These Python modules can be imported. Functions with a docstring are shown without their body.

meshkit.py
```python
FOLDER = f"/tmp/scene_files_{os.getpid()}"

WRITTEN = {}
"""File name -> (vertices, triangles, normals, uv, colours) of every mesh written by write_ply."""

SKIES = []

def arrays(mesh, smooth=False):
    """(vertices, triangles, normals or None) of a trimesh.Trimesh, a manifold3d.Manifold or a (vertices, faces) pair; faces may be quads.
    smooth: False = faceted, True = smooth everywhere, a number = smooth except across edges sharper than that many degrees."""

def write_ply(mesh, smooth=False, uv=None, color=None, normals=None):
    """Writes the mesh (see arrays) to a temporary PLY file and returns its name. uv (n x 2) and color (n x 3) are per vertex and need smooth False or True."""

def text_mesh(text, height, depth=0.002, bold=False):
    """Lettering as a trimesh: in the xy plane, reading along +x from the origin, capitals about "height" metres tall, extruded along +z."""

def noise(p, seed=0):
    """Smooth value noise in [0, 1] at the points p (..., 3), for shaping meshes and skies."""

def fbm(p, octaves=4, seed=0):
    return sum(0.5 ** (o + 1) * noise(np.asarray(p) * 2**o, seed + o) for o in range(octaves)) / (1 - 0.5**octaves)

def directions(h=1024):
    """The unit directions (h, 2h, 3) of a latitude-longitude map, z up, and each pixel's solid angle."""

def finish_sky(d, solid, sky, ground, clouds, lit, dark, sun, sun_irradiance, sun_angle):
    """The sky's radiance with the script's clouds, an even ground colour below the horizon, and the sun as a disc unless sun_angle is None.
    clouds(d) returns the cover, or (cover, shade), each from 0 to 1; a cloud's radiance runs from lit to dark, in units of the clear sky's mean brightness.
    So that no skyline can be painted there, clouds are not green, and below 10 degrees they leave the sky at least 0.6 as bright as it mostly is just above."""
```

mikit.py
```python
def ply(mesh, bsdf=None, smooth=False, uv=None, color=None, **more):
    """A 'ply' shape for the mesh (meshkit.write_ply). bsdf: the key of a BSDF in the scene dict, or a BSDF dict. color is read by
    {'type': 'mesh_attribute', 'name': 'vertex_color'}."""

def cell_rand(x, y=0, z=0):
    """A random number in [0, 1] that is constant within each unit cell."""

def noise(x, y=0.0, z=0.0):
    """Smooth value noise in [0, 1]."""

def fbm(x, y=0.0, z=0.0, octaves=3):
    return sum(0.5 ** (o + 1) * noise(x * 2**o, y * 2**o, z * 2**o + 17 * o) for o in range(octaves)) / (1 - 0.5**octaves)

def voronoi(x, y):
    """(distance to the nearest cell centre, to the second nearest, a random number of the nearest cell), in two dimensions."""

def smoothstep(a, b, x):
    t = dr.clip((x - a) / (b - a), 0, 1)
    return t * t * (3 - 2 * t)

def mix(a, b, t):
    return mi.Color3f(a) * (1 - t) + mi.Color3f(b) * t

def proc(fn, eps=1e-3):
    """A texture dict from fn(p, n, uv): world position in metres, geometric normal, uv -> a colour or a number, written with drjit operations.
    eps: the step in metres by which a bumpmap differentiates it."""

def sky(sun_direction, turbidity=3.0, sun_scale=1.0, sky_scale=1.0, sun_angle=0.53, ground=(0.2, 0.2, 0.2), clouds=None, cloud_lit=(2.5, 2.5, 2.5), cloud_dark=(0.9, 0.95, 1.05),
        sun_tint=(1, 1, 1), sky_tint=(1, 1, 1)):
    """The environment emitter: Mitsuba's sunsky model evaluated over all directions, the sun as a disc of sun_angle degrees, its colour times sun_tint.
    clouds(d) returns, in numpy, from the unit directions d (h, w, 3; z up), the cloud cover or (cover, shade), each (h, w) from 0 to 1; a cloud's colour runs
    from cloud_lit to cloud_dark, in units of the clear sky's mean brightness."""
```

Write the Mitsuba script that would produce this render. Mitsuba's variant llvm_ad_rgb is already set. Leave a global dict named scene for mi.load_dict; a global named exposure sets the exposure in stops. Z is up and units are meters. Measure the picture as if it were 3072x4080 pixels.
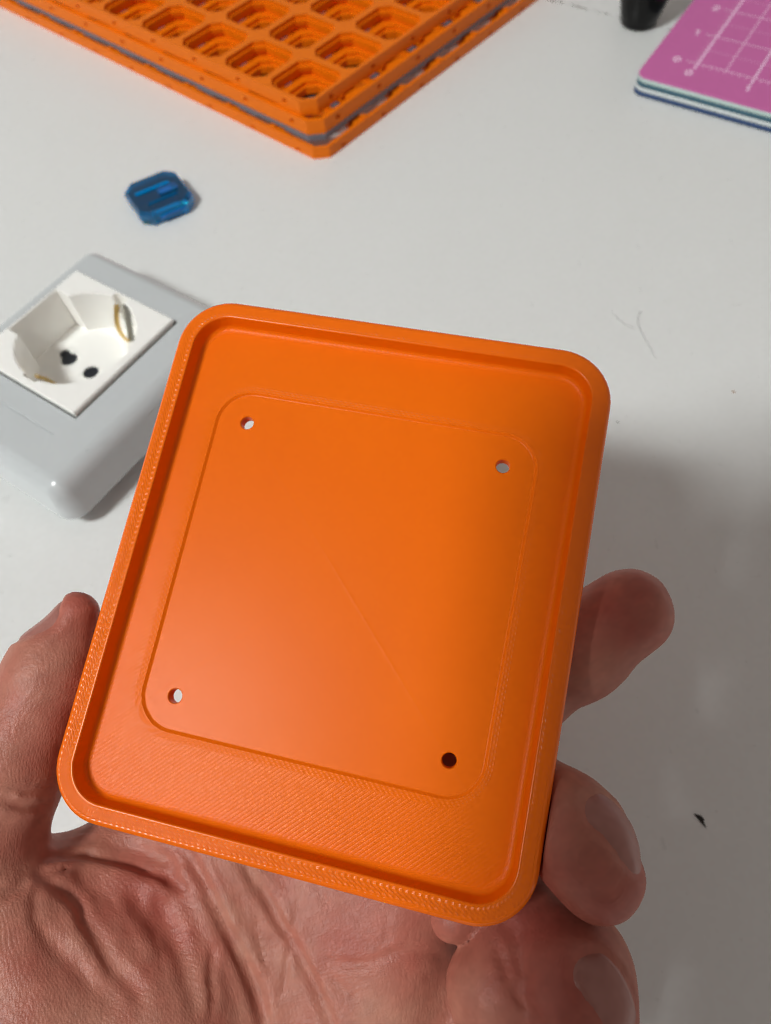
import math, numpy as np, trimesh, shapely.geometry as sg, shapely.affinity as sa, manifold3d as m3
import drjit as dr, mitsuba as mi, mikit, meshkit
from scipy.spatial import cKDTree

T = mi.ScalarTransform4f
scene, labels = {}, {}
MM = 0.001

# ------------------------------------------------------------------ camera, light, exposure
CAM = np.array([0.0, 0.0, 183.9]) * MM
PITCH, ROLL = 1.05311, 0.08093
fwd = np.array([0, math.cos(PITCH), -math.sin(PITCH)])
down0 = np.array([0, -math.sin(PITCH), -math.cos(PITCH)])
right = np.array([1.0, 0, 0]) * math.cos(ROLL) + down0 * math.sin(ROLL)
down = -np.array([1.0, 0, 0]) * math.sin(ROLL) + down0 * math.cos(ROLL)
scene['camera'] = {
    'type': 'thinlens', 'fov': 2 * math.degrees(math.atan(1536 / 2750)), 'fov_axis': 'x',
    'to_world': T().look_at(origin=CAM.tolist(), target=(CAM + fwd).tolist(), up=(-down).tolist()),
    'aperture_radius': 0.00055, 'focus_distance': 0.112, 'near_clip': 0.01, 'far_clip': 20.0}
exposure = 0.0
LIGHT = np.array([-0.50, -0.31, 0.80]); LIGHT = LIGHT / np.linalg.norm(LIGHT)
LAMP_DIST, LAMP_HALF, LAMP_POWER = 1.6, 0.138, 92.5
AMBIENT = [0.300, 0.272, 0.252]
scene['room_light'] = {'type': 'constant', 'radiance': {'type': 'rgb', 'value': AMBIENT}}


# ------------------------------------------------------------------ helpers
def rgb(*c):
    return {'type': 'rgb', 'value': list(c)}


def key_of(name):
    k, i = name, 0
    while k in scene:
        i += 1
        k = f'{name}_{i:03d}'
    return k


def put(name, mesh, bsdf, parent=None, smooth=False, label=None, category=None, group=None, kind=None, color=None, **more):
    """One entry of scene; mesh in millimetres."""
    k = key_of(name if parent is None else parent + '__' + name)
    if isinstance(mesh, m3.Manifold):
        m = mesh.to_mesh()
        mesh = trimesh.Trimesh(m.vert_properties[:, :3], m.tri_verts, process=False)
    mesh = trimesh.Trimesh(np.asarray(mesh.vertices) * MM, mesh.faces, process=False)
    scene[k] = mikit.ply(mesh, bsdf, smooth=smooth, color=color, **more)
    note = {a: b for a, b in dict(label=label, category=category, group=group, kind=kind).items() if b}
    if note:
        labels[k] = note
    return k


def thing(name, label, category, group=None):
    """The key that a thing's parts start with (the thing has no mesh of its own)."""
    k, i = name, 0
    while k in labels:
        i += 1
        k = f'{name}_{i:03d}'
    labels[k] = {'label': label, 'category': category, **({'group': group} if group else {})}
    return k


def moved(mesh, R, t):
    return trimesh.Trimesh(np.asarray(mesh.vertices) @ np.asarray(R).T + np.asarray(t), mesh.faces, process=False)


def as_tri(man):
    m = man.to_mesh()
    return trimesh.Trimesh(m.vert_properties[:, :3], m.tri_verts, process=False)


def frame2(o, ang, flip, z=0.0):
    """A table-plane frame: origin o, first axis at ang, second axis left (flip 1) or right (-1) of it."""
    e = np.array([math.cos(ang), math.sin(ang), 0]); n = flip * np.array([-math.sin(ang), math.cos(ang), 0])
    return np.stack([e, n, [0, 0, 1.0]], 1), np.array([o[0], o[1], z])


def place(mesh, fr):
    R, t = fr
    out = moved(mesh, R, t)
    if np.linalg.det(R) < 0:
        out.invert()
    return out


def ring(hx, hy, r, n=10):
    r = max(r, 0.05)
    p = []
    for cx, cy, a0 in ((hx - r, hy - r, 0), (-hx + r, hy - r, 90), (-hx + r, -hy + r, 180), (hx - r, -hy + r, 270)):
        a = np.radians(a0 + np.linspace(0, 90, n + 1))
        p.append(np.stack([cx + r * np.cos(a), cy + r * np.sin(a)], 1))
    return np.vstack(p)


def loft(rings):
    """rings: list of (n x 3) closed loops -> mesh of quads between them (outside to the right of the walk)."""
    n = len(rings[0]); v = np.vstack(rings); f = []
    i = np.arange(n); j = (i + 1) % n
    for k in range(len(rings) - 1):
        a, b = k * n, (k + 1) * n
        f += [np.stack([a + i, a + j, b + j], 1), np.stack([a + i, b + j, b + i], 1)]
    return trimesh.Trimesh(v, np.vstack(f), process=False)


def flat(poly, z, up=True):
    v, f = trimesh.creation.triangulate_polygon(poly, engine='earcut')
    v = np.column_stack([v, np.full(len(v), z)])
    f = np.asarray(f)
    a, b, c = v[f[:, 0]], v[f[:, 1]], v[f[:, 2]]
    s = np.cross(b - a, c - a)[:, 2]
    bad = (s < 0) if up else (s > 0)
    f[bad] = f[bad][:, ::-1]
    return trimesh.Trimesh(v, f, process=False)


def cat(*ms):
    return trimesh.util.concatenate(list(ms))


def rbox(hx, hy, z0, z1, r, rc=None, seg=16):
    """Box with rounded edges r (vertical edges rc) as a manifold."""
    rc = rc or r
    parts = []
    for sx in (-1, 1):
        for sy in (-1, 1):
            for z in (z0 + r, z1 - r):
                c, s = (sx * (hx - rc), sy * (hy - rc), z), r
                if rc > r + 1e-6:
                    tor = m3.Manifold.revolve(m3.CrossSection.circle(r, seg).translate((rc - r, 0)) ^ m3.CrossSection.square((9e3, 9e3)).translate((0, -4e3)), 4 * seg)
                    parts.append(tor.translate(c))
                else:
                    parts.append(m3.Manifold.sphere(r, seg * 2).translate(c))
    return m3.Manifold.batch_hull(parts)


def mono(name, base, rough, spec=0.5, **kw):
    scene[name] = {'type': 'twosided', 'b': {'type': 'principled', 'base_color': base if isinstance(base, dict) else rgb(*base), 'roughness': rough, 'specular': spec, **kw}}
    return name


noise, fbm, sstep, mix = mikit.noise, mikit.fbm, mikit.smoothstep, mikit.mix

# ------------------------------------------------------------------ the tray's own frame: x to its right, y to its top, z out of its face
RW = np.array([[0.95491, 0.28322, -0.08904], [-0.29688, 0.91318, -0.27921], [0.00223, 0.29305, 0.95609]])
TW = np.array([-8.657, 49.426, 74.943])
HX, HY, RC = 40.0, 47.19, 9.6


def tray_xyz(p):
    """World metres -> tray millimetres, in drjit."""
    q = [p.x * 1000 - TW[0], p.y * 1000 - TW[1], p.z * 1000 - TW[2]]
    return [sum(float(RW[i, k]) * q[i] for i in range(3)) for k in range(3)]


def rr_dist(x, y, hx, hy, r):
    """Signed distance to a rounded rectangle, in drjit (negative inside)."""
    ax, ay = dr.abs(x) - (hx - r), dr.abs(y) - (hy - r)
    return dr.sqrt(dr.square(dr.maximum(ax, 0)) + dr.square(dr.maximum(ay, 0))) + dr.minimum(dr.maximum(ax, ay), 0) - r


# ------------------------------------------------------------------ materials
def table_color(p, n, uv):
    s = fbm(p.x * 9, p.y * 9, 0.0, 3)
    f = noise(p.x * 900, p.y * 900, 1.0)
    dust = sstep(0.93, 1.0, noise(p.x * 420, p.y * 420, 3.0))
    return mix((0.640, 0.650, 0.640), (0.662, 0.670, 0.660), s) * (0.985 + 0.03 * f) - 0.05 * dust


def table_bump(p, n, uv):
    return noise(p.x * 1500, p.y * 1500, 0.0) + 0.5 * noise(p.x * 3100, p.y * 3100, 5.0)


scene['table_mat'] = {'type': 'twosided', 'b': {'type': 'bumpmap', 'arbitrary': mikit.proc(table_bump, 1e-4), 'scale': 0.00001,
    'b': {'type': 'principled', 'base_color': mikit.proc(table_color), 'roughness': 0.34, 'specular': 0.45}}}
ORANGE = (0.93, 0.165, 0.006)


def floor_h(p, n, uv):
    x, y, z = tray_xyz(p)
    w = 0.25 * (noise(x * 0.12, y * 0.12, 2.0) - 0.5)
    t = (x - y) * 0.7071 + w * 0
    inside = rr_dist(x, y, 29.3, 30.6, 6.4) < 0
    d = rr_dist(x, y, HX, HY, RC)
    fr_ = t / 0.6 - dr.floor(t / 0.6) - 0.5
    line = 0.7 - 2.2 * dr.exp(-dr.square(fr_ / 0.17))
    wave = noise(t * 1.67, (x + y) * 1.1, 7.0)
    around = dr.sin(dr.maximum(rr_dist(x, y, 29.75, 31.03, 6.5), 0.0) * (2 * math.pi / 0.45))
    near = 1 - sstep(1.0, 1.5, rr_dist(x, y, 29.75, 31.03, 6.5))
    dots = dr.sin((x + y) * (2 * math.pi / 0.95)) * near
    outer = (line * (0.40 + 0.4 * wave) + 1.0 * (wave - 0.5)) * (1 - near) + (around + dots) * near * 0.8
    seam = dr.exp(-dr.square((x * 0.725 + y * 0.688) / 0.26)) + 0.6 * dr.exp(-dr.square((x * 0.715 - y * 0.70 + 1.4) / 0.22))
    return 0.017 * dr.select(inside, 0.16 * line + 0.25 * wave + 0.75 * seam, outer)


def rim_h(p, n, uv):
    x, y, z = tray_xyz(p)
    d = -rr_dist(x, y, HX, HY, RC)
    top = sstep(2.2, 2.9, z)
    per = dr.sin(d * (2 * math.pi / 0.62))
    u = dr.select(dr.abs(x) * HY > dr.abs(y) * HX, y, x)
    cn = (dr.abs(x) > HX - RC) & (dr.abs(y) > HY - RC) & (x * y > 0)
    zig = (1 - 2 * dr.abs(dr.sin(dr.select(cn, x - y, x + y) * (math.pi / 1.0) + 1.1 * dr.sin(d * 3.2)))) * (0.6 + 0.8 * noise(x * 1.3, y * 1.3, 4.0))
    band = sstep(0.95, 1.25, d) * (1 - sstep(2.9, 3.1, d))
    layers = dr.sin(z * (2 * math.pi / 0.2))
    side = 0.3 + 0.7 * sstep(-18.0, 10.0, -0.75 * x - y * 0.85)
    return 0.058 * (top * side * (0.35 * per + band * zig) + (1 - top) * 0.12 * layers)


def orange_color(p, n, uv):
    x, y, z = tray_xyz(p)
    return mix((0.725, 0.118, 0.0006), (0.765, 0.132, 0.0009), fbm(x * 0.06, y * 0.06, z * 0.06, 3))


for nm, h in (('tray_floor_mat', floor_h), ('tray_rim_mat', rim_h)):
    scene[nm] = {'type': 'twosided', 'b': {'type': 'bumpmap', 'arbitrary': mikit.proc(h, 6e-5), 'scale': 0.001,
        'b': {'type': 'principled', 'base_color': mikit.proc(orange_color), 'roughness': 0.36 if 'floor' in nm else 0.24, 'specular': 0.11 if 'floor' in nm else 0.26}}}
mono('tile_mat', (0.74, 0.155, 0.001), 0.45, 0.22)
mono('grey_plastic', (0.125, 0.135, 0.165), 0.45, 0.4)


# ------------------------------------------------------------------ the table (two white tops that meet in a dirty joint)
JO, JA = np.array([106.83, 402.07]), -0.6278
jn = np.array([-math.sin(JA), math.cos(JA)]); je = np.array([math.cos(JA), math.sin(JA)])
big = sg.box(-1400, -700, 1500, 1900)
for sgn in (-1, 1):
    a = JO + jn * 0.22 * sgn
    half = sg.Polygon([a - je * 9e3, a + je * 9e3, a + je * 9e3 + jn * 9e3 * sgn, a - je * 9e3 + jn * 9e3 * sgn])
    top = trimesh.creation.extrude_polygon(big.intersection(half), 25.0, engine='earcut')
    top.apply_translation([0, 0, -25.0])
    put('table_top', top, 'table_mat', kind='structure',
        label='white laminate table top under the hand and the outlet' if sgn < 0 else 'far white table top behind the dirty joint', category='table')
rng = np.random.default_rng(4)
bits = []
for k in range(170):
    s = rng.uniform(-40, 75)
    if rng.random() > 0.5 + 0.5 * math.sin(s * 0.5):
        continue
    c = JO + je * s + jn * rng.normal(0, 0.35)
    b = trimesh.creation.icosphere(1, rng.uniform(0.25, 0.62)); b.apply_scale([rng.uniform(0.7, 1.8), 1, 0.35]); b.apply_transform(trimesh.transformations.rotation_matrix(rng.uniform(0, 3), [0, 0, 1]))
    b.apply_translation([c[0], c[1], 0.06]); bits.append(b)
mono('dirt_mat', (0.17, 0.155, 0.135), 0.8, 0.2)
put('joint_dirt', cat(*bits), 'dirt_mat', kind='stuff', label='grey brown dust and crumbs along the joint between the two table tops', category='dirt')

# ------------------------------------------------------------------ the lamp above to the left
aim = np.array([0.0, 0.06, 0.05])
lp = aim + LIGHT * LAMP_DIST
lr = np.eye(3)
lb = trimesh.creation.extrude_polygon(sg.Polygon(ring(160, 160, 24)).difference(sg.Polygon(ring(LAMP_HALF * 1000 + 2, LAMP_HALF * 1000 + 2, 20))), 30, engine='earcut')
ax_z = -LIGHT; ax_x = np.cross([0, 1.0, 0], ax_z); ax_x /= np.linalg.norm(ax_x); ax_y = np.cross(ax_z, ax_x)
LR = np.stack([ax_x, ax_y, ax_z], 1)
lamp = thing('lamp', 'square white lamp panel hanging above the left side of the table', 'lamp')
mono('lamp_white', (0.8, 0.8, 0.78), 0.4)
put('frame', moved(lb, LR, lp * 1000), 'lamp_white', lamp)
back = trimesh.creation.box([320, 320, 8]); back.apply_translation([0, 0, -6])
put('housing', moved(back, LR, lp * 1000), 'lamp_white', lamp)
pane = flat(sg.Polygon(ring(LAMP_HALF * 1000, LAMP_HALF * 1000, 20)), 12.0)
put('diffuser', moved(pane, LR, lp * 1000), 'lamp_white', lamp, emitter={'type': 'area', 'radiance': rgb(LAMP_POWER * 0.965, LAMP_POWER * 1.0, LAMP_POWER * 0.985)})

# ------------------------------------------------------------------ the phone that takes the picture (behind the lens)
CR = np.stack([right, down, fwd], 1)
ph = thing('phone', 'dark grey phone in the air above the table, its rear camera facing down', 'phone')
mono('phone_mat', (0.03, 0.03, 0.035), 0.3)
put('body', moved(as_tri(rbox(37, 79, -11, -3, 3.4, 9)), CR, CAM * 1000 + CR @ np.array([-17, 42, 0.0])), 'phone_mat', ph, smooth=40)
put('camera_bar', moved(as_tri(rbox(33, 8, -3.05, -1.6, 0.6, 6)), CR, CAM * 1000 + CR @ np.array([-17, 0, 0.0])), 'phone_mat', ph, smooth=40)

# ------------------------------------------------------------------ the orange tray in the hand
tray = thing('tray', 'shiny orange printed tray with raised rim and four screw holes, held in the hand', 'tray')


def rg(off, z):
    p = ring(HX + off, HY + off, RC + off, 12)
    return np.column_stack([p, np.full(len(p), z)])


prof = [(-5.0, 0.0), (-4.62, 0.04), (-4.3, 0.15), (-4.04, 0.36), (-3.87, 0.66), (-3.79, 1.0), (-3.46, 2.9), (-3.40, 3.08), (-3.26, 3.17), (-3.05, 3.2), (-1.2, 3.2), (-0.85, 3.12), (-0.5, 2.9), (-0.24, 2.55), (-0.08, 2.1), (-0.01, 1.5), (0.0, 0.6),
        (0.0, -1.5), (-0.15, -2.1), (-0.6, -2.5), (-1.2, -2.62)]
rim = loft([rg(o, z) for o, z in prof[6:]][::-1])
wall = loft([rg(o, z) for o, z in prof[:7]][::-1])
holes = [sg.Point(sx * 23.78, sy * 25.06).buffer(1.2, 10) for sx in (-1, 1) for sy in (-1, 1)]
back_poly = sg.Polygon(ring(HX - 1.2, HY - 1.2, RC - 1.2, 12)).difference(sg.MultiPolygon(holes))
fl = flat(sg.Polygon(ring(HX - 5.0, HY - 5.0, RC - 5.0, 12)).difference(sg.Polygon(ring(29.75, 31.03, 6.5, 12))), 0.0)


def rp(off, z):
    p = ring(29.75 + off, 31.03 + off, 6.5 + off, 12)
    return np.column_stack([p, np.full(len(p), z)])


step = loft([rp(0, 0), rp(-0.12, -0.06), rp(-0.42, -0.36), rp(-0.55, -0.40)][::-1])
inner = flat(sg.Polygon(ring(29.75 - 0.55, 31.03 - 0.55, 6.5 - 0.55, 12)).difference(sg.MultiPolygon([h.buffer(0.18) for h in holes])), -0.40)
tubes = []
for h in holes:
    c = np.array(h.exterior.coords)[:-1][::-1]; w = np.array(h.buffer(0.18).exterior.coords)
    cx = c.mean(0)
    a = np.linspace(0, 2 * math.pi, 41)[:-1]
    L = lambda r, z: np.column_stack([cx[0] + r * np.cos(a), cx[1] + r * np.sin(a), np.full(40, z)])
    tubes.append(loft([L(1.38, -0.40), L(1.24, -0.48), L(1.2, -0.6), L(1.2, -2.62)][::-1]))
to_w = lambda m: moved(m, RW, TW)
put('rim', to_w(rim), 'tray_rim_mat', tray, smooth=50)
put('inner_wall', to_w(wall), 'tray_floor_mat', tray, smooth=50)
put('floor', to_w(fl), 'tray_floor_mat', tray)
put('recessed_panel', to_w(cat(inner, step)), 'tray_floor_mat', tray, smooth=25)
for t_ in tubes:
    put('screw_hole', to_w(t_), 'tray_floor_mat', tray, smooth=50)
put('back', to_w(flat(back_poly, -2.62, up=False)), 'tray_floor_mat', tray)

# ------------------------------------------------------------------ the stack of orange grid tiles and the grey sheets between them
BFR = frame2((-34.154, 308.023), 2.38933, -1)
NI, NJ, PITCH_MM = 10, 7, 28.0


def octagon(h, c):
    return m3.CrossSection([[(h, -h + c), (h, h - c), (h - c, h), (-h + c, h), (-h, h - c), (-h, -h + c), (-h + c, -h), (h - c, -h)]])


def slab_outline(ch):
    w, h = NI * PITCH_MM, NJ * PITCH_MM
    return m3.CrossSection([[(ch, 0), (w, 0), (w, h), (0, h), (0, ch)]])


def tile(z0, layers, ch, notch=None, pit=None, pits_low=False):
    """layers: (thickness, half opening, corner cut)."""
    z, solid = z0, m3.Manifold()
    cells = [((i + 0.5) * PITCH_MM, (j + 0.5) * PITCH_MM) for i in range(NI) for j in range(NJ)]
    for t, h, c in layers:
        o = octagon(h, c)
        holes = m3.CrossSection.batch_boolean([o.translate(p) for p in cells], m3.OpType.Add)
        solid = solid + m3.Manifold.extrude(slab_outline(ch) - holes, t).translate((0, 0, z))
        z += t
    cut = []
    for k in range(NI):
        s = (k + 0.5) * PITCH_MM
        if pit:
            cut.append(m3.Manifold.cube((2.6, 3.0, pit[1]), True).translate((s, 0, pit[0])))
            if k < NJ:
                cut.append(m3.Manifold.cube((3.0, 2.6, pit[1]), True).translate((0, s, pit[0])))
        if notch:
            cut.append(m3.Manifold.cube((17, 3.4, notch), True).translate((s + 14, 0, z0)))
            if k < NJ:
                cut.append(m3.Manifold.cube((3.4, 17, notch), True).translate((0, s + 14, z0)))
    return solid - m3.Manifold.batch_boolean(cut, m3.OpType.Add) if cut else solid


def lay(man, i0, j0):
    return place(moved(as_tri(man), np.eye(3), (i0, j0, 0)), BFR)


t3 = tile(0.0, ((1.4, 12.3, 3.4), (2.3, 11.2, 3.6), (1.4, 12.3, 3.4)), 5.0, None, (1.3, 1.3))
pegs = [m3.Manifold.cylinder(0.75, 1.6, 1.6, 12).translate((i * PITCH_MM + 1.8, j * PITCH_MM + 1.8, 5.05)) for i in range(NI) for j in range(NJ) if i + j > 0]
t3 = t3 + m3.Manifold.batch_boolean(pegs, m3.OpType.Add)
put('grid_tile', lay(t3, -33.2, -7.3), 'tile_mat', category='grid tile', label='lowest orange grid tile lying on the table under the thin dark grey sheet')
grey = tile(5.8, ((2.35, 11.0, 3.6),), 5.2, 1.6)
put('grey_sheet', lay(grey, -29.8, -5.4), 'grey_plastic', category='plastic sheet', label='thin dark grey perforated sheet between the orange grid tiles')
t2 = tile(8.2, ((1.6, 12.3, 3.4), (2.8, 10.5, 4.0), (1.6, 11.9, 3.8)), 5.4, None, (11.4, 1.5))
put('grid_tile', lay(t2, -29.3, -5.0), 'tile_mat', category='grid tile', label='middle orange grid tile resting on the dark grey sheet')
t1 = tile(14.24, ((1.7, 12.2, 3.4), (1.2, 11.6, 3.8), (1.4, 11.3, 4.0), (1.86, 12.3, 3.8)), 5.4, 1.5, (17.6, 1.5))
put('grid_tile', lay(t1, -24.7, -3.2), 'tile_mat', category='grid tile', label='uppermost orange grid tile with rows of open octagonal cells')

# ------------------------------------------------------------------ the two cutting mats
MFR = frame2((156.182, 318.124), -0.62781, 1)
ME, MN = MFR[0][:, 0], MFR[0][:, 1]


def mat_xy(p):
    a, b = p.x * 1000 - float(MFR[1][0]), p.y * 1000 - float(MFR[1][1])
    return a * float(ME[0]) + b * float(ME[1]), a * float(MN[0]) + b * float(MN[1])


def seg_d(x, y, a, b):
    vx, vy = b[0] - a[0], b[1] - a[1]
    h = dr.clip(((x - a[0]) * vx + (y - a[1]) * vy) / (vx * vx + vy * vy), 0, 1)
    return dr.sqrt(dr.square(x - a[0] - h * vx) + dr.square(y - a[1] - h * vy))


def mat_print(p, n, uv):
    x, y = mat_xy(p)
    ux, uy = x / 25.4, y / 25.4
    aa = 0.18

    def line(d, w, on):
        return (1 - sstep(w - aa, w + aa, dr.abs(d))) * dr.select(on, 1.0, 0.0)
    fx, fy = x - dr.round(ux) * 25.4, y - dr.round(uy) * 25.4
    hx, hy = x - dr.round(ux * 2) * 12.7, y - dr.round(uy * 2) * 12.7
    qx, qy = x - dr.round(ux * 8) * 3.175, y - dr.round(uy * 8) * 3.175
    inx, iny = x > -0.4, y > -0.4
    m = line(fx, 0.52, (y > -5.2) & (x > -1)) * 0.72
    m = dr.maximum(m, line(fy, 0.42, (x > -5.2) & (y > -1)) * 0.5)
    m = dr.maximum(m, line(hx, 0.34, iny & inx) * 0.5)
    m = dr.maximum(m, line(hy, 0.30, inx & iny) * 0.22)
    m = dr.maximum(m, line(qx, 0.25, inx & (y < 0) & (y > -2.4)) * 0.45)
    m = dr.maximum(m, line(qy, 0.25, iny & (x < 0) & (x > -2.4)) * 0.3)
    for (cx, cy, ch) in ((-9.4, -0.6, 0), (-1.0, -8.8, 0), (-9.0, 25.2, 1), (-8.7, 50.3, 2), (25.4, -8.6, 1), (50.8, -8.6, 2)):
        X, Y = x - cx, y - cy
        if ch == 0:
            d = dr.abs(dr.sqrt(dr.square(X / 0.72) + dr.square(Y)) - 1.75) * 0.72
        elif ch == 1:
            d = dr.minimum(seg_d(X, Y, (0.1, -2.1), (0.1, 2.1)), seg_d(X, Y, (0.1, 2.1), (-0.8, 1.3)))
        else:
            d = dr.minimum(seg_d(X, Y, (-1.2, -2.0), (1.2, -2.0)), seg_d(X, Y, (-1.2, -2.0), (1.0, 0.6)))
            ar = dr.select(Y > 0.5, dr.abs(dr.sqrt(dr.square(X) + dr.square(Y - 0.9)) - 1.15), 9.0)
            d = dr.minimum(d, ar)
        m = dr.maximum(m, (1 - sstep(0.28, 0.62, d)) * 0.8)
    m = m * (0.88 + 0.24 * noise(p.x * 1600, p.y * 1600, 2.0))
    base = mix((0.50, 0.118, 0.325), (0.53, 0.130, 0.350), fbm(p.x * 30, p.y * 30, 0.0, 3)) * (0.97 + 0.06 * noise(p.x * 2200, p.y * 2200, 9.0))
    return mix(base, (0.86, 0.62, 0.80), dr.minimum(m, 1.0))


mono('mat_top_mat', mikit.proc(mat_print), 0.55, 0.35)
for nm, c in (('mat_mint', (0.44, 0.56, 0.53)), ('mat_teal', (0.035, 0.105, 0.15)), ('mat_pale', (0.56, 0.60, 0.60)), ('mat_navy', (0.02, 0.055, 0.15))):
    mono(nm, c, 0.5, 0.35)


def mat_slab(z0, z1, grow, r):
    cx, cy, w, h = 110.0, 110.0, 130.8, 131.2
    rr = [np.column_stack([ring(w + g, h + g, 5.0 + g, 10) + (cx, cy), np.full(44, z)]) for g, z in ((grow - r, z0), (grow, z0 + r), (grow, z1 - r), (grow - r, z1))]
    side = loft(rr)
    return cat(side, flat(sg.Polygon(rr[3][:, :2]), z1), flat(sg.Polygon(rr[0][:, :2]), z0, up=False))


m1 = thing('cutting_mat', 'bright pink cutting mat with a printed white inch grid, uppermost of its stack', 'cutting mat')
put('pink_face', place(mat_slab(7.45, 8.16, 0.05, 0.2), MFR), 'mat_top_mat', m1, smooth=30)
put('core', place(mat_slab(5.55, 7.44, 0.15, 0.5), MFR), 'mat_mint', m1, smooth=50, label='pale mint middle layer of the mat edge')
put('back_face', place(mat_slab(3.7, 5.53, 0.0, 0.35), MFR), 'mat_teal', m1, smooth=50, label='dark teal lower layer of the mat edge')
m2 = thing('cutting_mat', 'pale and navy edged cutting mat lying on the table underneath the pink one', 'cutting mat')
put('core', place(mat_slab(2.0, 3.68, 0.35, 0.5), MFR), 'mat_pale', m2, smooth=50)
put('back_face', place(mat_slab(0.03, 1.98, 0.25, 0.45), MFR), 'mat_navy', m2, smooth=50, label='navy blue lower layer of the mat edge')

# ------------------------------------------------------------------ the surface-mounted power outlet
SFR = frame2((-99.802, 197.969), -0.64811, -1)


def box_color(p, n, uv):
    return mix((0.465, 0.492, 0.502), (0.485, 0.510, 0.518), fbm(p.x * 40, p.y * 40, p.z * 40, 3)) - 0.06 * sstep(0.9, 1.0, noise(p.x * 800, p.y * 800, p.z * 800))


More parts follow.
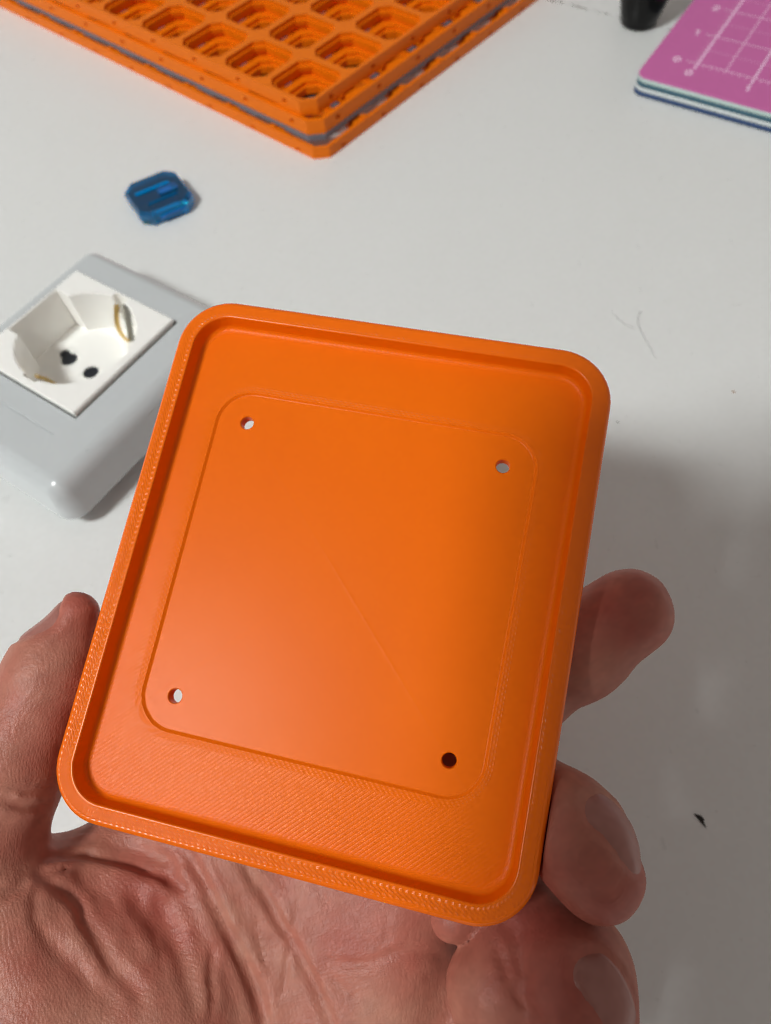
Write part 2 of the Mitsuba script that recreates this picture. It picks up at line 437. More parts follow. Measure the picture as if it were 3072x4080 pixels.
mono('outlet_box_mat', mikit.proc(box_color), 0.22, 0.5)
mono('outlet_white', (0.82, 0.815, 0.785), 0.2, 0.5)
mono('hole_black', (0.012, 0.015, 0.02), 0.5, 0.3)
mono('brass', (0.72, 0.50, 0.18), 0.3, 0.5, metallic=0.9)
mono('steel', (0.20, 0.20, 0.18), 0.5, 0.4, metallic=0.5)
out = thing('power_outlet', 'light grey surface mounted power outlet box with a cream white socket insert', 'power outlet')
U0, U1, V0, V1 = -9.8, 61.6, -15.0, 70.0
cu, cv, hu, hv = (U0 + U1) / 2, (V0 + V1) / 2, (U1 - U0) / 2, (V1 - V0) / 2
top_pts, TOPZ = [], 20.3
R1 = 5.5
parts = []
for sx in (-1, 1):
    for sy in (-1, 1):
        parts.append(m3.Manifold.sphere(R1, 48).translate((cu + sx * (hu - R1 - 1.2), cv + sy * (hv - R1 - 1.2), TOPZ - R1)))
        parts.append(m3.Manifold.cylinder(1.0, R1 + 1.0, R1 + 1.0, 48).translate((cu + sx * (hu - R1 - 1.0), cv + sy * (hv - R1 - 1.0), 6.0)))
        parts.append(m3.Manifold.cylinder(0.5, R1 - 0.4, R1 + 0.6, 48).translate((cu + sx * (hu - R1 - 1.0), cv + sy * (hv - R1 - 1.0), 5.2)))
body = m3.Manifold.batch_hull(parts)
body = body - m3.Manifold.cube((46.2, 46.2, 40)).translate((-0.6, -0.6, 4.5))
body = body - m3.Manifold.cube((60.0, 0.55, 0.7)).translate((-16.0, 53.0, TOPZ - 0.45))
body = body - m3.Manifold.cube((2.6, 2.6, 0.9)).translate((53.6, -10.8, TOPZ - 0.5))
put('housing', place(as_tri(body), SFR), 'outlet_box_mat', out, smooth=35)
foot = m3.Manifold.cube((U1 - U0 - 12, V1 - V0 - 12, 5.4)).translate((U0 + 6, V0 + 6, 0.02))
put('base', place(as_tri(foot), SFR), 'outlet_box_mat', out)
FZ = 6.0
outline = m3.CrossSection.circle(19.6, 96).translate((22.6, 22.3)) + m3.CrossSection.square((14.0, 21.2)).translate((0.9, 10.4))
ins = m3.Manifold.hull(m3.Manifold.cube((45, 45, 0.9)).translate((0, 0, 20.9)) + m3.Manifold.cube((44.4, 44.4, 1.25)).translate((0.3, 0.3, 20.95)))
ins = ins + m3.Manifold.cube((44.0, 44.0, 16.6)).translate((0.5, 0.5, 4.6))
ins = ins - m3.Manifold.extrude(outline, 40).translate((0, 0, FZ))
ins = ins - m3.Manifold.extrude(outline.offset(0.35, m3.JoinType.Round), 2).translate((0, 0, 21.9))
# raised guide ribs on the wall
for a in (215, 160):
    pass
lob = m3.CrossSection.circle(2.9, 32).translate((10.9, 23.6)) + m3.CrossSection.circle(1.9, 32).translate((7.6, 22.6))
pin2 = m3.CrossSection.circle(2.75, 32).translate((21.8, 23.9))
lob3 = m3.CrossSection.circle(2.35, 32).translate((34.2, 24.6)) + m3.CrossSection.circle(2.0, 32).translate((31.6, 24.3))
ins = ins - m3.Manifold.extrude(lob + pin2 + lob3, 6).translate((0, 0, 4.9))
slot = m3.Manifold.cube((6.0, 3.2, 17)).translate((20.0, 1.0, 6.2))
ins = ins - slot - slot.translate((0, 38.6, 0))
put('insert', place(as_tri(ins), SFR), 'outlet_white', out, smooth=35, label='cream white square socket insert with a deep round recess')
for cs in (lob, pin2, lob3):
    put('insert__pin_hole' if False else 'pin_hole', place(as_tri(m3.Manifold.extrude(cs.offset(-0.05, m3.JoinType.Round), 0.5).translate((0, 0, 4.95))), SFR), 'hole_black', out)


def strip(pts, w, t, axis):
    """A bent metal strip through pts, w wide along the unit vector axis and t thick."""
    pts = np.asarray(pts, float); ax = np.asarray(axis, float)
    tan = np.gradient(pts, axis=0); tan /= np.linalg.norm(tan, axis=1)[:, None]
    nr = np.cross(tan, ax); nr /= np.linalg.norm(nr, axis=1)[:, None]
    L = [np.array([p + ax * w / 2 + q * t / 2, p - ax * w / 2 + q * t / 2, p - ax * w / 2 - q * t / 2, p + ax * w / 2 - q * t / 2]) for p, q in zip(pts, nr)]
    m = loft(L); n = len(L)
    caps = trimesh.Trimesh(np.vstack([L[0], L[-1]]), [[0, 1, 2], [0, 2, 3], [4, 6, 5], [4, 7, 6]], process=False)
    return cat(m, caps)


for sv, v0 in ((1, 3.9), (-1, 40.7)):
    zs = np.linspace(20.9, 6.6, 12)
    bow = np.column_stack([np.full(12, 23.0), v0 + sv * (0.4 + (20.9 - zs) / 14.3 * 2.6 + 2.0 * np.sin((20.9 - zs) / 14.3 * math.pi)), zs])
    put('earth_clip', place(strip(bow, 1.6, 0.9, (1, 0, 0)), SFR), 'brass', out, smooth=40)
    pl = np.column_stack([np.linspace(26.2, 24.2, 4), v0 + sv * np.linspace(-0.9, 2.0, 4), np.linspace(21.2, 6.6, 4)])
    put('earth_spring', place(strip(pl, 1.9, 1.0, (1, 0, 0)), SFR), 'steel', out)

# ------------------------------------------------------------------ the blue translucent snap connector
scene['blue_mat'] = {'type': 'principled', 'base_color': rgb(0.0006, 0.35, 0.90), 'roughness': 0.07, 'specular': 0.6, 'spec_trans': 0.92}
SNR = frame2((-82.9, 261.2), math.radians(28.5), 1)
sn = thing('snap_connector', 'small glossy blue plastic snap connector lying beside the grid tile stack', 'plastic connector')
oc = octagon(11.9, 4.0)
b0 = m3.Manifold.extrude(octagon(11.3, 4.0), 2.2, scale_top=(1.03, 1.03)).translate((0, 0, 0.03)) + m3.Manifold.extrude(oc, 2.4).translate((0, 0, 2.2)) + m3.Manifold.extrude(oc, 1.6, scale_top=(0.93, 0.93)).translate((0, 0, 4.6))
b0 = b0 - m3.Manifold.cube((15.0, 3.0, 2.4), True).translate((-1.0, 2.6, 6.2)) - m3.Manifold.cube((13, 2.0, 2.0), True).translate((0, -6.0, 6.3))
for x in (-8.6, -6.3):
    b0 = b0 - m3.Manifold.cube((0.9, 3.0, 9), True).translate((x, -11.6, 2.0))
b0 = b0 - m3.Manifold.cube((9, 3.0, 1.0), True).translate((2.0, -11.6, 2.6))
put('body', place(as_tri(b0), SNR), 'blue_mat', sn, smooth=20)
clip = m3.Manifold.cube((11.0, 0.8, 1.0), True).translate((1.0, -12.4, 3.4))
put('clip', place(as_tri(clip), SNR), 'blue_mat', sn)
pad = rbox(4.2, 2.2, 6.23, 7.1, 0.35, 1.2, 8).translate((4.0, -1.6, 0))
put('button', place(as_tri(pad), SNR), 'blue_mat', sn, smooth=40)

# ------------------------------------------------------------------ the black knob far behind
mono('gloss_black', (0.004, 0.004, 0.004), 0.12, 0.25)
prof_k = np.array([[0, 0.02], [6.6, 0.02], [7.8, 0.3], [8.6, 1.0], [8.9, 1.8], [8.7, 2.3], [9.2, 3.4], [10.3, 6.5], [11.4, 12.0], [11.9, 22.0], [11.6, 32.0], [10.4, 39.0], [7.0, 43.0], [0, 44.0]])
kn = trimesh.creation.revolve(prof_k, sections=64); kn.apply_translation([145.0, 372.4, 0])
put('black_knob', kn, 'gloss_black', smooth=35, category='knob', label='glossy black rounded foot standing at the table joint beside the pink mat')

# ------------------------------------------------------------------ debris on the table
mono('flake_mat', (0.018, 0.014, 0.012), 0.6, 0.3)
fk = m3.Manifold.extrude(m3.CrossSection([[(-1.25, 1.55), (0.15, 1.0), (0.75, 0.2), (0.45, -0.5), (0.75, -1.7), (-0.05, -0.6), (-0.7, 0.5)][::-1]]), 0.35)
fkm = as_tri(fk); fkm.apply_translation([69.6, 12.6, 0.05])
put('flake', fkm, 'flake_mat', category='flake', label='tiny black pointed flake on the shaded table right of the fingers')


def tube(pts, r, seg=6):
    pts = np.asarray(pts, float); n = len(pts)
    tan = np.gradient(pts, axis=0); tan /= np.linalg.norm(tan, axis=1)[:, None]
    up = np.tile([0.0, 0, 1], (n, 1)); s = np.cross(tan, up); s /= np.linalg.norm(s, axis=1)[:, None]; up = np.cross(s, tan)
    a = np.arange(seg) * 2 * math.pi / seg
    rr_ = np.broadcast_to(np.asarray(r, float), (n,))
    L = [p + rr_[k] * (np.cos(a)[:, None] * s[k] + np.sin(a)[:, None] * up[k]) for k, p in enumerate(pts)]
    return loft(L)


def curve(ctrl, n=24):
    c = np.asarray(ctrl, float); t = np.linspace(0, len(c) - 1, n)
    from scipy.interpolate import CubicSpline
    return CubicSpline(np.arange(len(c)), c)(t)


mono('hair_mat', (0.40, 0.39, 0.39), 0.5, 0.3)
h1 = curve([(97.4, 178.6, 0.5), (95.0, 173.2, 0.15), (95.6, 165.9, 0.1), (96.7, 157.0, 0.25)])
put('hair', tube(h1, np.linspace(0.08, 0.17, 24)[::-1]), 'hair_mat', category='hair', label='curved grey hair on the white table right of the tray, the darker one', smooth=True)
h2 = curve([(87.1, 180.3, 0.1), (89.6, 174.6, 0.1), (93.3, 171.0, 0.12)])
put('hair', tube(h2, 0.065), 'hair_mat', category='hair', label='short faint hair on the white table touching the darker curved hair', smooth=True)
mono('crumb_mat', (0.42, 0.30, 0.22), 0.8, 0.2)
mono('crumb_grey', (0.30, 0.30, 0.29), 0.8, 0.2)
for (x, y, r, mt, lb_) in ((118.2, 139.6, 0.42, 'crumb_mat', 'tiny brown crumb on the table near the right edge of the picture'), (77.6, 131.2, 0.34, 'crumb_grey', 'tiny grey speck on the table just right of the upper tray corner')):
    b = trimesh.creation.icosphere(2, r); b.apply_scale([1.3, 0.9, 0.5]); b.apply_translation([x, y, r * 0.5])
    put('crumb', b, mt, category='crumb', label=lb_, smooth=True)

# ------------------------------------------------------------------ the left hand: one skin over a skeleton of tapered bones (tray frame, millimetres)
HAND_CHAINS = {
    'thumb': [(-46.84, -15.03, -2.92, 3.7), (-49.19, -26.49, -4.89, 8.1), (-51.47, -45.97, -4.38, 8.9), (-50.49, -56.92, -3.67, 8.3), (-49.04, -70.7, -5.15, 11.5)],
    'index': [(50.23, 5.4, -11.61, 7.9), (42.53, -2.91, -14.19, 8.8), (34.55, -10.83, -17.67, 8.9), (17.85, -19.03, -20.9, 9.3), (-13.99, -35.18, -21.36, 9.6)],
    'middle': [(49.41, -36.99, -1.54, 6.4), (46.55, -33.38, -1.91, 7.4), (43.8, -30.63, -4.54, 7.4), (33.37, -27.36, -12.6, 8.0), (9.34, -24.52, -18.65, 9), (-10.95, -31.71, -22.15, 10)],
    'ring': [(51.46, -61.67, -7.91, 8.1), (48.88, -55.86, -6.85, 9.0), (48.31, -52.36, -8.11, 8.6), (38.78, -47.98, -14.53, 8.2), (24.3, -39.42, -19.85, 8.8), (5.98, -34.07, -22.14, 10)],
    'pinky': [(37.89, -52.19, -9.06, 5.8), (37.99, -57.58, -8.62, 7.7), (42.41, -66.5, -10.08, 8.4), (44.21, -77.23, -15.12, 8.2), (38.4, -78.31, -22.71, 8.4), (25.27, -61.81, -23.52, 8.8)],
    'pad': [(29.21, -49.9, -8.8, 4.0), (32.39, -46.45, -12.2, 5.5), (33.68, -40.71, -16.39, 7)],
}
PALM = [
    [(-10.95, -114.06, -21.37, 13), (-19.35, -43.66, -22.26, 11)],
    [(-0.88, -114.08, -22.92, 13), (-10.8, -33.21, -23.0, 11.5)],
    [(10.14, -113.06, -23.38, 13), (5.92, -34.16, -22.66, 11)],
    [(19.79, -109.32, -22.03, 13), (20.54, -83.28, -23.04, 12.2), (19.76, -42.81, -20.36, 10.2)],
    [(-44.39, -67.88, -7.35, 12.5), (-33.46, -81.7, -10.29, 15), (-18.11, -97.77, -12.83, 17), (-8.21, -111.89, -14.13, 18)],
    [(-27.42, -68.01, -13.08, 9.5), (-15.6, -78.58, -12.92, 11.5), (-2.91, -97.33, -16.1, 14)],
    [(-43.48, -66.6, -11.87, 5.0), (-40.35, -62.65, -15.68, 5.6), (-33.72, -57.01, -18.64, 6.8), (-19.75, -48.85, -24.29, 8.5)],
    [(-10.37, -110.66, -11.48, 19), (11.96, -219.32, -22.58, 27)],
    [(12.97, -105.71, -14.06, 18), (31.65, -215.14, -24.76, 25)],
]
NAILS = [
    ('thumb', [-48.78, -20.28, -3.7], [0.547, 0.833, 0.086], [-0.815, 0.501, 0.289], 10.5, 8.6),
    ('middle', [45.32, -36.36, -2.33], [0.904, -0.427, -0.021], [0.526, 0.744, 0.412], 12.5, 8.2),
    ('ring', [46.01, -56.63, -7.08], [0.72, -0.694, -0.025], [0.627, 0.401, 0.668], 13.0, 7.6),
]
CREASES = [   # depth, width, ridge beside it, points
    (1.6, 0.85, 0.2, [[-23.02, -50.45, -11.2], [-20.79, -50.76, -10.73], [-18.28, -51.68, -10.39], [-15.85, -53.63, -10.19], [-13.64, -55.66, -10.07], [-11.45, -57.85, -10.07], [-9.0, -60.58, -10.18], [-6.1, -63.57, -10.45], [-3.18, -66.69, -10.68], [-0.75, -69.64, -10.81], [1.85, -73.81, -10.72], [3.55, -77.02, -10.54]]),
    (1.15, 0.75, 0.25, [[-10.71, -49.05, -10.47], [-8.5, -50.63, -10.71], [-5.78, -53.07, -11.18], [-2.79, -55.6, -11.55], [0.14, -58.57, -11.59], [3.14, -60.83, -11.4], [5.76, -63.47, -11.18], [8.92, -66.65, -10.9], [12.66, -70.95, -10.66], [15.09, -73.95, -10.51]]),
    (0.75, 0.8, 0.4, [[-40.47, -57.64, -1.06], [-39.86, -56.61, -4.11], [-38.34, -56.35, -6.97], [-35.03, -56.11, -9.21], [-30.37, -55.99, -9.98], [-24.34, -56.58, -10.46], [-18.92, -56.64, -10.33], [-15.71, -57.58, -10.04]]),
    (0.75, 0.8, 0.4, [[-40.2, -57.99, -0.84], [-38.89, -58.34, -1.43], [-35.94, -59.71, -2.98], [-32.66, -61.64, -3.81], [-30.06, -63.5, -3.02], [-26.29, -65.71, -2.73], [-23.55, -68.01, -2.39], [-19.23, -70.02, -2.39], [-15.98, -71.97, -1.84]]),
    (0.6, 0.7, 0.2, [[-38.69, -59.21, -0.38], [-37.42, -61.28, 0.66], [-36.46, -63.02, 1.01], [-33.25, -65.94, 0.5], [-28.34, -68.66, -0.2], [-24.1, -71.3, -0.4]]),
    (0.9, 0.8, 0.3, [[-39.65, -58.15, -1.07], [-39.07, -57.83, -2.15], [-37.46, -57.81, -4.4], [-36.13, -57.56, -6.69]]),
    (0.5, 0.9, 0.4, [[-24.34, -56.58, -10.46], [-21.7, -58.9, -9.53], [-17.39, -62.33, -8.44], [-14.0, -65.71, -7.06], [-10.32, -69.74, -5.25], [-7.64, -73.46, -4.41]]),
    (0.7, 0.5, 0.2, [[-9.21, -63.82, -9.52], [-8.08, -68.37, -7.56], [-6.82, -70.5, -6.91], [-6.31, -73.6, -5.5]]),
    (0.6, 0.45, 0.2, [[2.5, -51.42, -11.73], [3.02, -57.83, -11.5], [2.93, -60.89, -11.41], [3.37, -65.04, -11.25], [3.48, -70.5, -11.06]]),
    (0.65, 0.5, 0.2, [[7.94, -61.9, -11.05], [10.55, -61.99, -10.9], [13.64, -61.65, -10.74], [17.51, -60.18, -10.46], [21.13, -57.81, -10.48], [25.03, -57.24, -11.62], [29.43, -58.4, -15.24]]),
    (0.5, 0.45, 0.2, [[18.11, -51.19, -10.35], [18.66, -54.79, -10.37], [19.1, -58.1, -10.39]]),
    (0.5, 0.42, 0.2, [[5.42, -51.57, -11.44], [6.79, -52.85, -11.29], [8.31, -54.44, -11.15]]),
    (0.8, 0.55, 0.3, [[-48.88, -46.16, 4.91], [-46.91, -45.57, 4.11], [-44.09, -44.97, 1.82], [-42.42, -44.44, -1.05], [-41.81, -44.11, -4.47]]),
    (1.0, 0.6, 0.4, [[-48.93, -45.98, 4.93], [-46.71, -46.33, 4.02], [-45.04, -46.94, 2.82], [-43.62, -47.54, 1.21], [-42.38, -47.62, -1.2], [-41.84, -47.39, -4.32]]),
    (0.9, 0.7, 0.3, [[-42.25, -60.97, 2.98], [-41.27, -60.21, 2.08], [-40.46, -59.53, 1.1], [-40.02, -58.7, -0.05]]),
    (0.7, 0.55, 0.3, [[35.81, -49.95, -3.85], [36.35, -50.98, -3.08], [37.34, -52.62, -1.97], [38.73, -54.36, -1.08], [40.62, -56.17, -0.83], [42.53, -56.78, 0.5], [44.33, -57.47, 1.62]]),
    (0.35, 0.4, 0.2, [[-6.35, -55.55, -10.92], [-3.8, -58.67, -11.24], [-2.31, -62.69, -11.23], [0.94, -66.59, -11.24]]),
    (0.3, 0.4, 0.2, [[17.57, -62.04, -10.47], [20.59, -60.13, -10.46], [23.97, -60.3, -11.17], [28.33, -61.41, -13.89]]),
    (0.3, 0.4, 0.2, [[17.44, -57.45, -10.45], [20.6, -56.06, -10.41], [23.97, -56.06, -11.14]]),
    (0.3, 0.4, 0.2, [[17.99, -55.94, -10.41], [20.75, -54.74, -10.4], [23.28, -54.66, -10.88]]),
    (0.35, 0.4, 0.2, [[-24.8, -59.32, -8.39], [-20.4, -62.66, -7.16], [-16.97, -66.0, -5.82], [-14.71, -69.2, -3.89]]),
    (0.35, 0.4, 0.2, [[-29.44, -60.0, -6.84], [-23.98, -62.93, -5.28], [-19.42, -67.13, -4.13]]),
    (0.35, 0.4, 0.2, [[10.33, -64.81, -10.86], [14.54, -65.93, -10.64], [17.76, -68.79, -10.48]]),
    (0.35, 0.4, 0.2, [[-41.47, -54.55, -11.89], [-39.75, -53.83, -12.87], [-36.9, -52.85, -12.48], [-34.89, -52.21, -12.31]]),
    (0.4, 2.4, 0.2, [[-31.87, -61.96, -3.85], [-26.38, -65.4, -2.87], [-20.97, -68.48, -2.9], [-15.52, -72.41, -1.7], [-12.36, -74.73, -1.34]]),
    (0.5, 2.2, 0.2, [[-35.71, -64.11, 1.1], [-31.97, -67.1, 0.5], [-25.87, -69.96, -0.45], [-19.68, -72.57, -0.99]]),
    (0.45, 2.4, 0.2, [[-21.24, -60.53, -8.57], [-15.44, -65.26, -6.97], [-10.83, -70.87, -4.09], [-9.34, -73.39, -3.26]]),
    (-1.0, 2.4, 0, [[-38.02, -58.4, -2.26], [-36.37, -58.07, -5.46], [-33.1, -58.04, -8.01], [-28.28, -58.06, -8.87], [-23.17, -58.62, -9.46], [-18.75, -59.42, -9.62]]),
    (-0.45, 2.0, 0, [[-36.2, -61.05, -0.83], [-32.59, -63.24, -2.06], [-27.57, -66.77, -1.63], [-23.09, -69.71, -1.62]]),
    (0.9, 1.6, 0.2, [[-34.1, -54.62, -10.45], [-28.64, -54.32, -11.09], [-22.33, -54.04, -10.93], [-18.46, -55.06, -10.41]]),
    (0.6, 1.4, 0.2, [[-14.75, -65.79, -6.76], [-18.6, -63.13, -7.54], [-23.26, -60.39, -7.82], [-26.39, -58.26, -9.04]]),
]
REDNESS = [([49.0, -54.4, 2.8], 10, 0.75), ([48.5, -37.0, 5.4], 9, 0.75), ([48.7, 4.0, -4.0], 10, 0.8), ([-45.3, -15.5, 0.4], 7, 0.35), ([-45.0, -34.9, 2.0], 9, 0.35), ([-26.2, -60.7, -6.5], 8, 0.4), ([-16.7, -60.1, -9.5], 7, 0.45), ([22.7, -51.9, -10.7], 9, 0.55), ([-23.9, -56.4, -10.5], 7, 0.35), ([3.5, -58.9, -11.4], 9, 0.2), ([40.9, -46.4, -4.0], 7, 0.9), ([12.8, -56.4, -10.9], 14, 0.25), ([-43.4, -49.0, 0.7], 7, 0.4)]



def bone(p, a, ra, b, rb):
    pa, ba = p - a, b - a
    h = np.clip(pa @ ba / (ba @ ba), 0, 1)
    return np.linalg.norm(pa - h[:, None] * ba, axis=1) - (ra + h * (rb - ra))


def smin(a, b, k):
    h = np.maximum(k - np.abs(a - b), 0) / k
    return np.minimum(a, b) - h * h * k * 0.25


def chain(p, c, k):
    c = np.asarray(c, float); d = None
    for u, v in zip(c[:-1], c[1:]):
        e = bone(p, u[:3], u[3], v[:3], v[3])
        d = e if d is None else smin(d, e, k)
    return d


JOIN = {'thumb': 2.0, 'index': 5.0, 'middle': 5.0, 'ring': 4.0, 'pinky': 2.0, 'pad': 1.0}


def tray_np(p):
    q = np.abs(p[:, :2]) - (np.array([HX, HY]) - RC)
    d = np.linalg.norm(np.maximum(q, 0), axis=1) + np.minimum(q.max(1), 0) - RC
    z = np.abs(p[:, 2] - 0.2) - 2.9
    return np.minimum(np.maximum(d, z), 0) + np.linalg.norm(np.maximum(np.stack([d, z], 1), 0), axis=1)


def hand_base(p):
    palm = None
    for c in PALM:
        e = chain(p, c, 4.0)
        palm = e if palm is None else smin(palm, e, 7.0)
    out = palm
    for k, c in HAND_CHAINS.items():
        out = np.minimum(out, smin(palm, chain(p, c, 3.0), JOIN[k]))
    return np.maximum(out, 0.15 - tray_np(p))


def grad(f, p, e=0.15):
    g = np.stack([f(p + e * np.eye(3)[k]) - f(p - e * np.eye(3)[k]) for k in range(3)], 1)
    return g / np.maximum(np.linalg.norm(g, axis=1, keepdims=True), 1e-9)


def onto(f, p, n=8):
    for _ in range(n):
        p = p - grad(f, p) * f(p)[:, None] * 0.9
    return p


def dense(pts, step=0.25):
    c = np.asarray(pts, float)
    L = np.r_[0, np.cumsum(np.linalg.norm(np.diff(c, axis=0), axis=1))]
    from scipy.interpolate import PchipInterpolator
    s = np.linspace(0, L[-1], max(int(L[-1] / step), 4))
    return PchipInterpolator(L, c)(s), s / L[-1]


CREASE_SETS = []
for dep, wid, rdg, pts in CREASES:
    q, s = dense(pts)
    q = onto(hand_base, q, 5)
    CREASE_SETS.append((dep * np.clip(np.minimum(s, 1 - s) / 0.16, 0, 1) ** 0.7, wid, rdg, cKDTree(q)))


def hand_full(p):
    d = hand_base(p)
    near = np.abs(d) < 4
    q = p[near]; add = np.zeros(len(q))
    for dep, wid, rdg, tree in CREASE_SETS:
        r, i = tree.query(q, distance_upper_bound=wid * 5)
        ok = np.isfinite(r); rr_, dd = r[ok], dep[i[ok]]
        add[ok] += dd * (np.exp(-(rr_ / wid) ** 2) - rdg * np.exp(-((rr_ - 2.2 * wid) / (1.2 * wid)) ** 2))
    lump = meshkit.fbm(q * 0.13, 3, 5) - 0.5
    fine = meshkit.fbm(q * 0.55, 3, 9) - 0.5
    d[near] = d[near] + add - 0.75 * lump - 0.16 * fine
    for nc, na, nn, nl, nw in NAIL_BEDS:      # the groove round each nail
        v = q - nc; a, b, h = v @ na, v @ np.cross(nn, na), v @ nn
        e = np.sqrt((a / (nl / 2)) ** 2 + (b / (nw / 2)) ** 2)
        d[np.where(near)[0]] += np.where((h > 0) & (h < 14), 0.35 * np.exp(-((e - 1.0) / 0.10) ** 2) - 0.30 * np.exp(-((e - 1.30) / 0.18) ** 2), 0)
    return np.maximum(d, 0.12 - tray_np(p))


NAIL_BEDS = []
for _f, nc, na, nn, nl, nw in NAILS:
    nn = np.array(nn); na = np.array(na); na = na - nn * (na @ nn); na /= np.linalg.norm(na)
    NAIL_BEDS.append((np.array(nc), na, nn, nl, nw))


def surface(f, lo, hi, cell, coarse=4):
    """Surface nets of f = 0, evaluated finely only near the surface."""
    lo = np.asarray(lo, float)
    nb = np.ceil((np.asarray(hi) - lo) / (cell * coarse)).astype(int)
    ci = np.stack(np.meshgrid(*[np.arange(n) for n in nb], indexing='ij'), -1).reshape(-1, 3)
    cd = f(lo + (ci + 0.5) * cell * coarse)
    act = np.abs(cd) < cell * coarse * 1.3 + 2.5
    n = nb * coarse
    vol = np.repeat(np.repeat(np.repeat(np.where(cd > 0, 9.0, -9.0).astype(np.float32).reshape(nb), coarse, 0), coarse, 1), coarse, 2)
    sub = np.stack(np.meshgrid(*[np.arange(coarse)] * 3, indexing='ij'), -1).reshape(-1, 3)
    fi = (ci[act][:, None] * coarse + sub).reshape(-1, 3)
    vals = np.concatenate([f(lo + (x + 0.5) * cell) for x in np.array_split(fi, max(1, len(fi) // 300000))])
    vol[fi[:, 0], fi[:, 1], fi[:, 2]] = vals
    ins = vol < 0
    s = n - 1
    tot = np.zeros(s, np.int8)
    for o in np.ndindex(2, 2, 2):
        tot += ins[o[0]:o[0] + s[0], o[1]:o[1] + s[1], o[2]:o[2] + s[2]]
    cells = np.argwhere((tot > 0) & (tot < 8))
    idx = np.full(s, -1, np.int64); idx[cells[:, 0], cells[:, 1], cells[:, 2]] = np.arange(len(cells))
    acc = np.zeros((len(cells), 3)); cnt = np.zeros(len(cells))
    cor = list(np.ndindex(2, 2, 2))
    for a in cor:
        for k in range(3):
            if a[k] == 0:
                b = tuple(a[j] + (j == k) for j in range(3))
                va = vol[cells[:, 0] + a[0], cells[:, 1] + a[1], cells[:, 2] + a[2]]
                vb = vol[cells[:, 0] + b[0], cells[:, 1] + b[1], cells[:, 2] + b[2]]
                m = (va < 0) != (vb < 0)
                t = np.where(m, va / np.where(m, va - vb, 1), 0)
                pt = np.array(a, float) + t[:, None] * np.eye(3)[k]
                acc += np.where(m[:, None], pt, 0); cnt += m
    verts = lo + (cells + acc / cnt[:, None] + 0.5) * cell
    faces = []
    for k in range(3):
        u, w = (k + 1) % 3, (k + 2) % 3
        sl = [slice(None)] * 3; sh = [slice(None)] * 3
        sl[k], sh[k] = slice(0, -1), slice(1, None)
        e = ins[tuple(sl)] != ins[tuple(sh)]
        pts = np.argwhere(e)
        pts = pts[(pts[:, u] > 0) & (pts[:, w] > 0) & (pts[:, u] < s[u]) & (pts[:, w] < s[w]) & (pts[:, k] < s[k])]
        q = []
        for du, dw in ((-1, -1), (0, -1), (0, 0), (-1, 0)):
            c = pts.copy(); c[:, u] += du; c[:, w] += dw
            q.append(idx[c[:, 0], c[:, 1], c[:, 2]])
        q = np.stack(q, 1)
        flip = ~ins[pts[:, 0], pts[:, 1], pts[:, 2]]
        q[flip] = q[flip][:, ::-1]
        faces.append(q[(q >= 0).all(1)])
    q = np.vstack(faces)
    return trimesh.Trimesh(verts, np.vstack([q[:, [0, 1, 2]], q[:, [0, 2, 3]]]), process=False)


HAND_CELL = 0.62
hm = surface(hand_full, (-78, -118, -52), (68, 46, 26), HAND_CELL)
from scipy.sparse import coo_matrix
from scipy.sparse.csgraph import connected_components
_f = np.asarray(hm.faces); _n = len(hm.vertices)
_e = np.vstack([_f[:, [0, 1]], _f[:, [1, 2]], _f[:, [2, 0]]]); _e = np.vstack([_e, _e[:, ::-1]])
_A = coo_matrix((np.ones(len(_e)), (_e[:, 0], _e[:, 1])), (_n, _n)).tocsr(); _A.data[:] = 1
_, _lab = connected_components(_A)
_keep = _lab == np.bincount(_lab).argmax()
_v = np.asarray(hm.vertices)
for _ in range(2):
    _v = 0.5 * _v + 0.5 * (_A @ _v) / np.maximum(np.asarray(_A.sum(1)), 1)
_new = np.cumsum(_keep) - 1
hm = trimesh.Trimesh(_v[_keep], _new[_f[_keep[_f].all(1)]], process=False)


def skin_paint(v):
    """Pigment only: redder over the finger pads and the mounds, paler over the ridges, fine mottling."""
    a = meshkit.fbm(v * 0.085, 3, 11)[:, None]; b = meshkit.fbm(v * 0.6, 3, 12)[:, None]; c = meshkit.fbm(v * 2.2, 2, 13)[:, None]
    col = np.array([0.385, 0.172, 0.118]) * (1 - a) + np.array([0.37, 0.110, 0.078]) * a
    m = meshkit.fbm(v * 0.22, 3, 21)[:, None]
    col = col * (1 + (m - 0.5) * np.array([0.25, 0.75, 0.75])) * (0.86 + 0.28 * b) * (0.92 + 0.16 * c)
    for k, (pt, rad, amt) in enumerate(REDNESS):
        w = amt * np.exp(-((v - np.array(pt)) ** 2).sum(1) / rad ** 2)[:, None]
        col = col * (1 - w * np.array([0.10, 0.42, 0.40]))
    return np.clip(col, 0, 1)


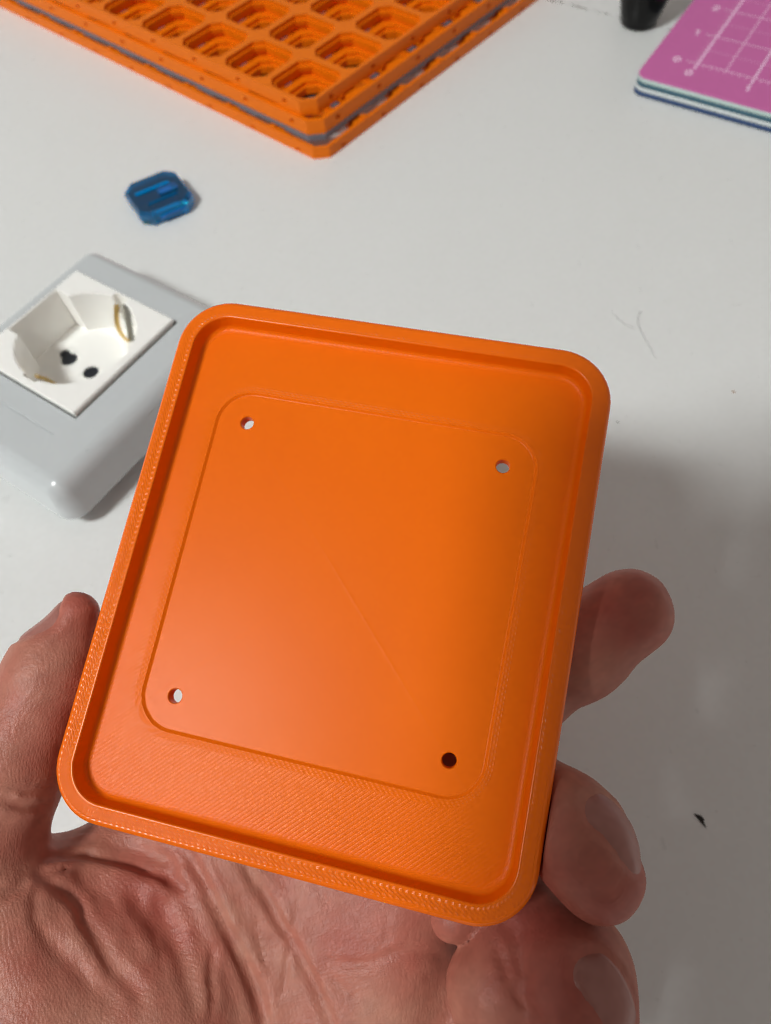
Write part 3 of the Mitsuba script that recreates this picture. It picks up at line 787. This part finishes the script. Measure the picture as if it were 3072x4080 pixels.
def skin_h(p, n, uv):
    x, y, z = tray_xyz(p)
    u, v = x * 0.86 + y * 0.5, -x * 0.5 + y * 0.86
    wx = 1.3 * noise(x * 0.5, y * 0.5, z * 0.5)
    a = noise(u * 5.2 + wx, v * 1.3, z * 3.2)
    b = noise(u * 1.5, v * 5.0 + wx, z * 3.2 + 9)
    f = noise(x * 8.0, y * 8.0, z * 8.0)
    lines = dr.abs(a - 0.5) + dr.abs(b - 0.5)
    return 0.125 * dr.minimum(lines, 0.45) + 0.03 * f


scene['skin_mat'] = {'type': 'twosided', 'b': {'type': 'bumpmap', 'arbitrary': mikit.proc(skin_h, 1e-4), 'scale': 0.001,
    'b': {'type': 'principled', 'base_color': {'type': 'mesh_attribute', 'name': 'vertex_color'}, 'roughness': 0.46, 'specular': 0.28}}}


def nail_color(p, n, uv):
    x, y, z = tray_xyz(p)
    return mix((0.285, 0.110, 0.088), (0.33, 0.140, 0.115), noise(x * 0.9, y * 0.9, z * 0.9))


mono('nail_mat', mikit.proc(nail_color), 0.34, 0.4)
hand = thing('hand', 'bare left hand holding the orange tray by its edges, palm up', 'hand')
put('skin', to_w(hm), 'skin_mat', hand, smooth=True, color=skin_paint(np.asarray(hm.vertices)))

HAND_TREE = cKDTree(np.asarray(hm.vertices))


def nail_mesh(nc, na, nn, nl, nw):
    nb = np.cross(nn, na); G = 25
    U, V = np.meshgrid(np.linspace(-1, 1, G), np.linspace(-1, 1, G), indexing='ij')
    # square -> rounded oblong
    k = np.sqrt(np.maximum(1 - 0.5 * V ** 2 * 0.85, 0)); l = np.sqrt(np.maximum(1 - 0.5 * U ** 2 * 0.85, 0))
    A, B = U * k * nl / 2 * 1.02, V * l * nw / 2 * 1.0
    p = nc + A.reshape(-1, 1) * na + B.reshape(-1, 1) * nb + 14 * nn
    for _ in range(40):
        p = p - nn * np.clip(hand_base(p), -1, 2)[:, None] * 0.8
    edge = np.maximum(np.abs(U), np.abs(V)).reshape(-1)
    lift = 0.20 - 0.55 * np.clip((edge - 0.68) / 0.32, 0, 1) ** 2
    p = p + nn * lift[:, None]
    f = []
    for i in range(G - 1):
        for j in range(G - 1):
            a = i * G + j
            f += [[a, a + G, a + G + 1], [a, a + G + 1, a + 1]]
    return trimesh.Trimesh(p, f, process=False)


for nb_ in NAIL_BEDS:
    put('fingernail', to_w(nail_mesh(*nb_)), 'nail_mat', hand, smooth=True)
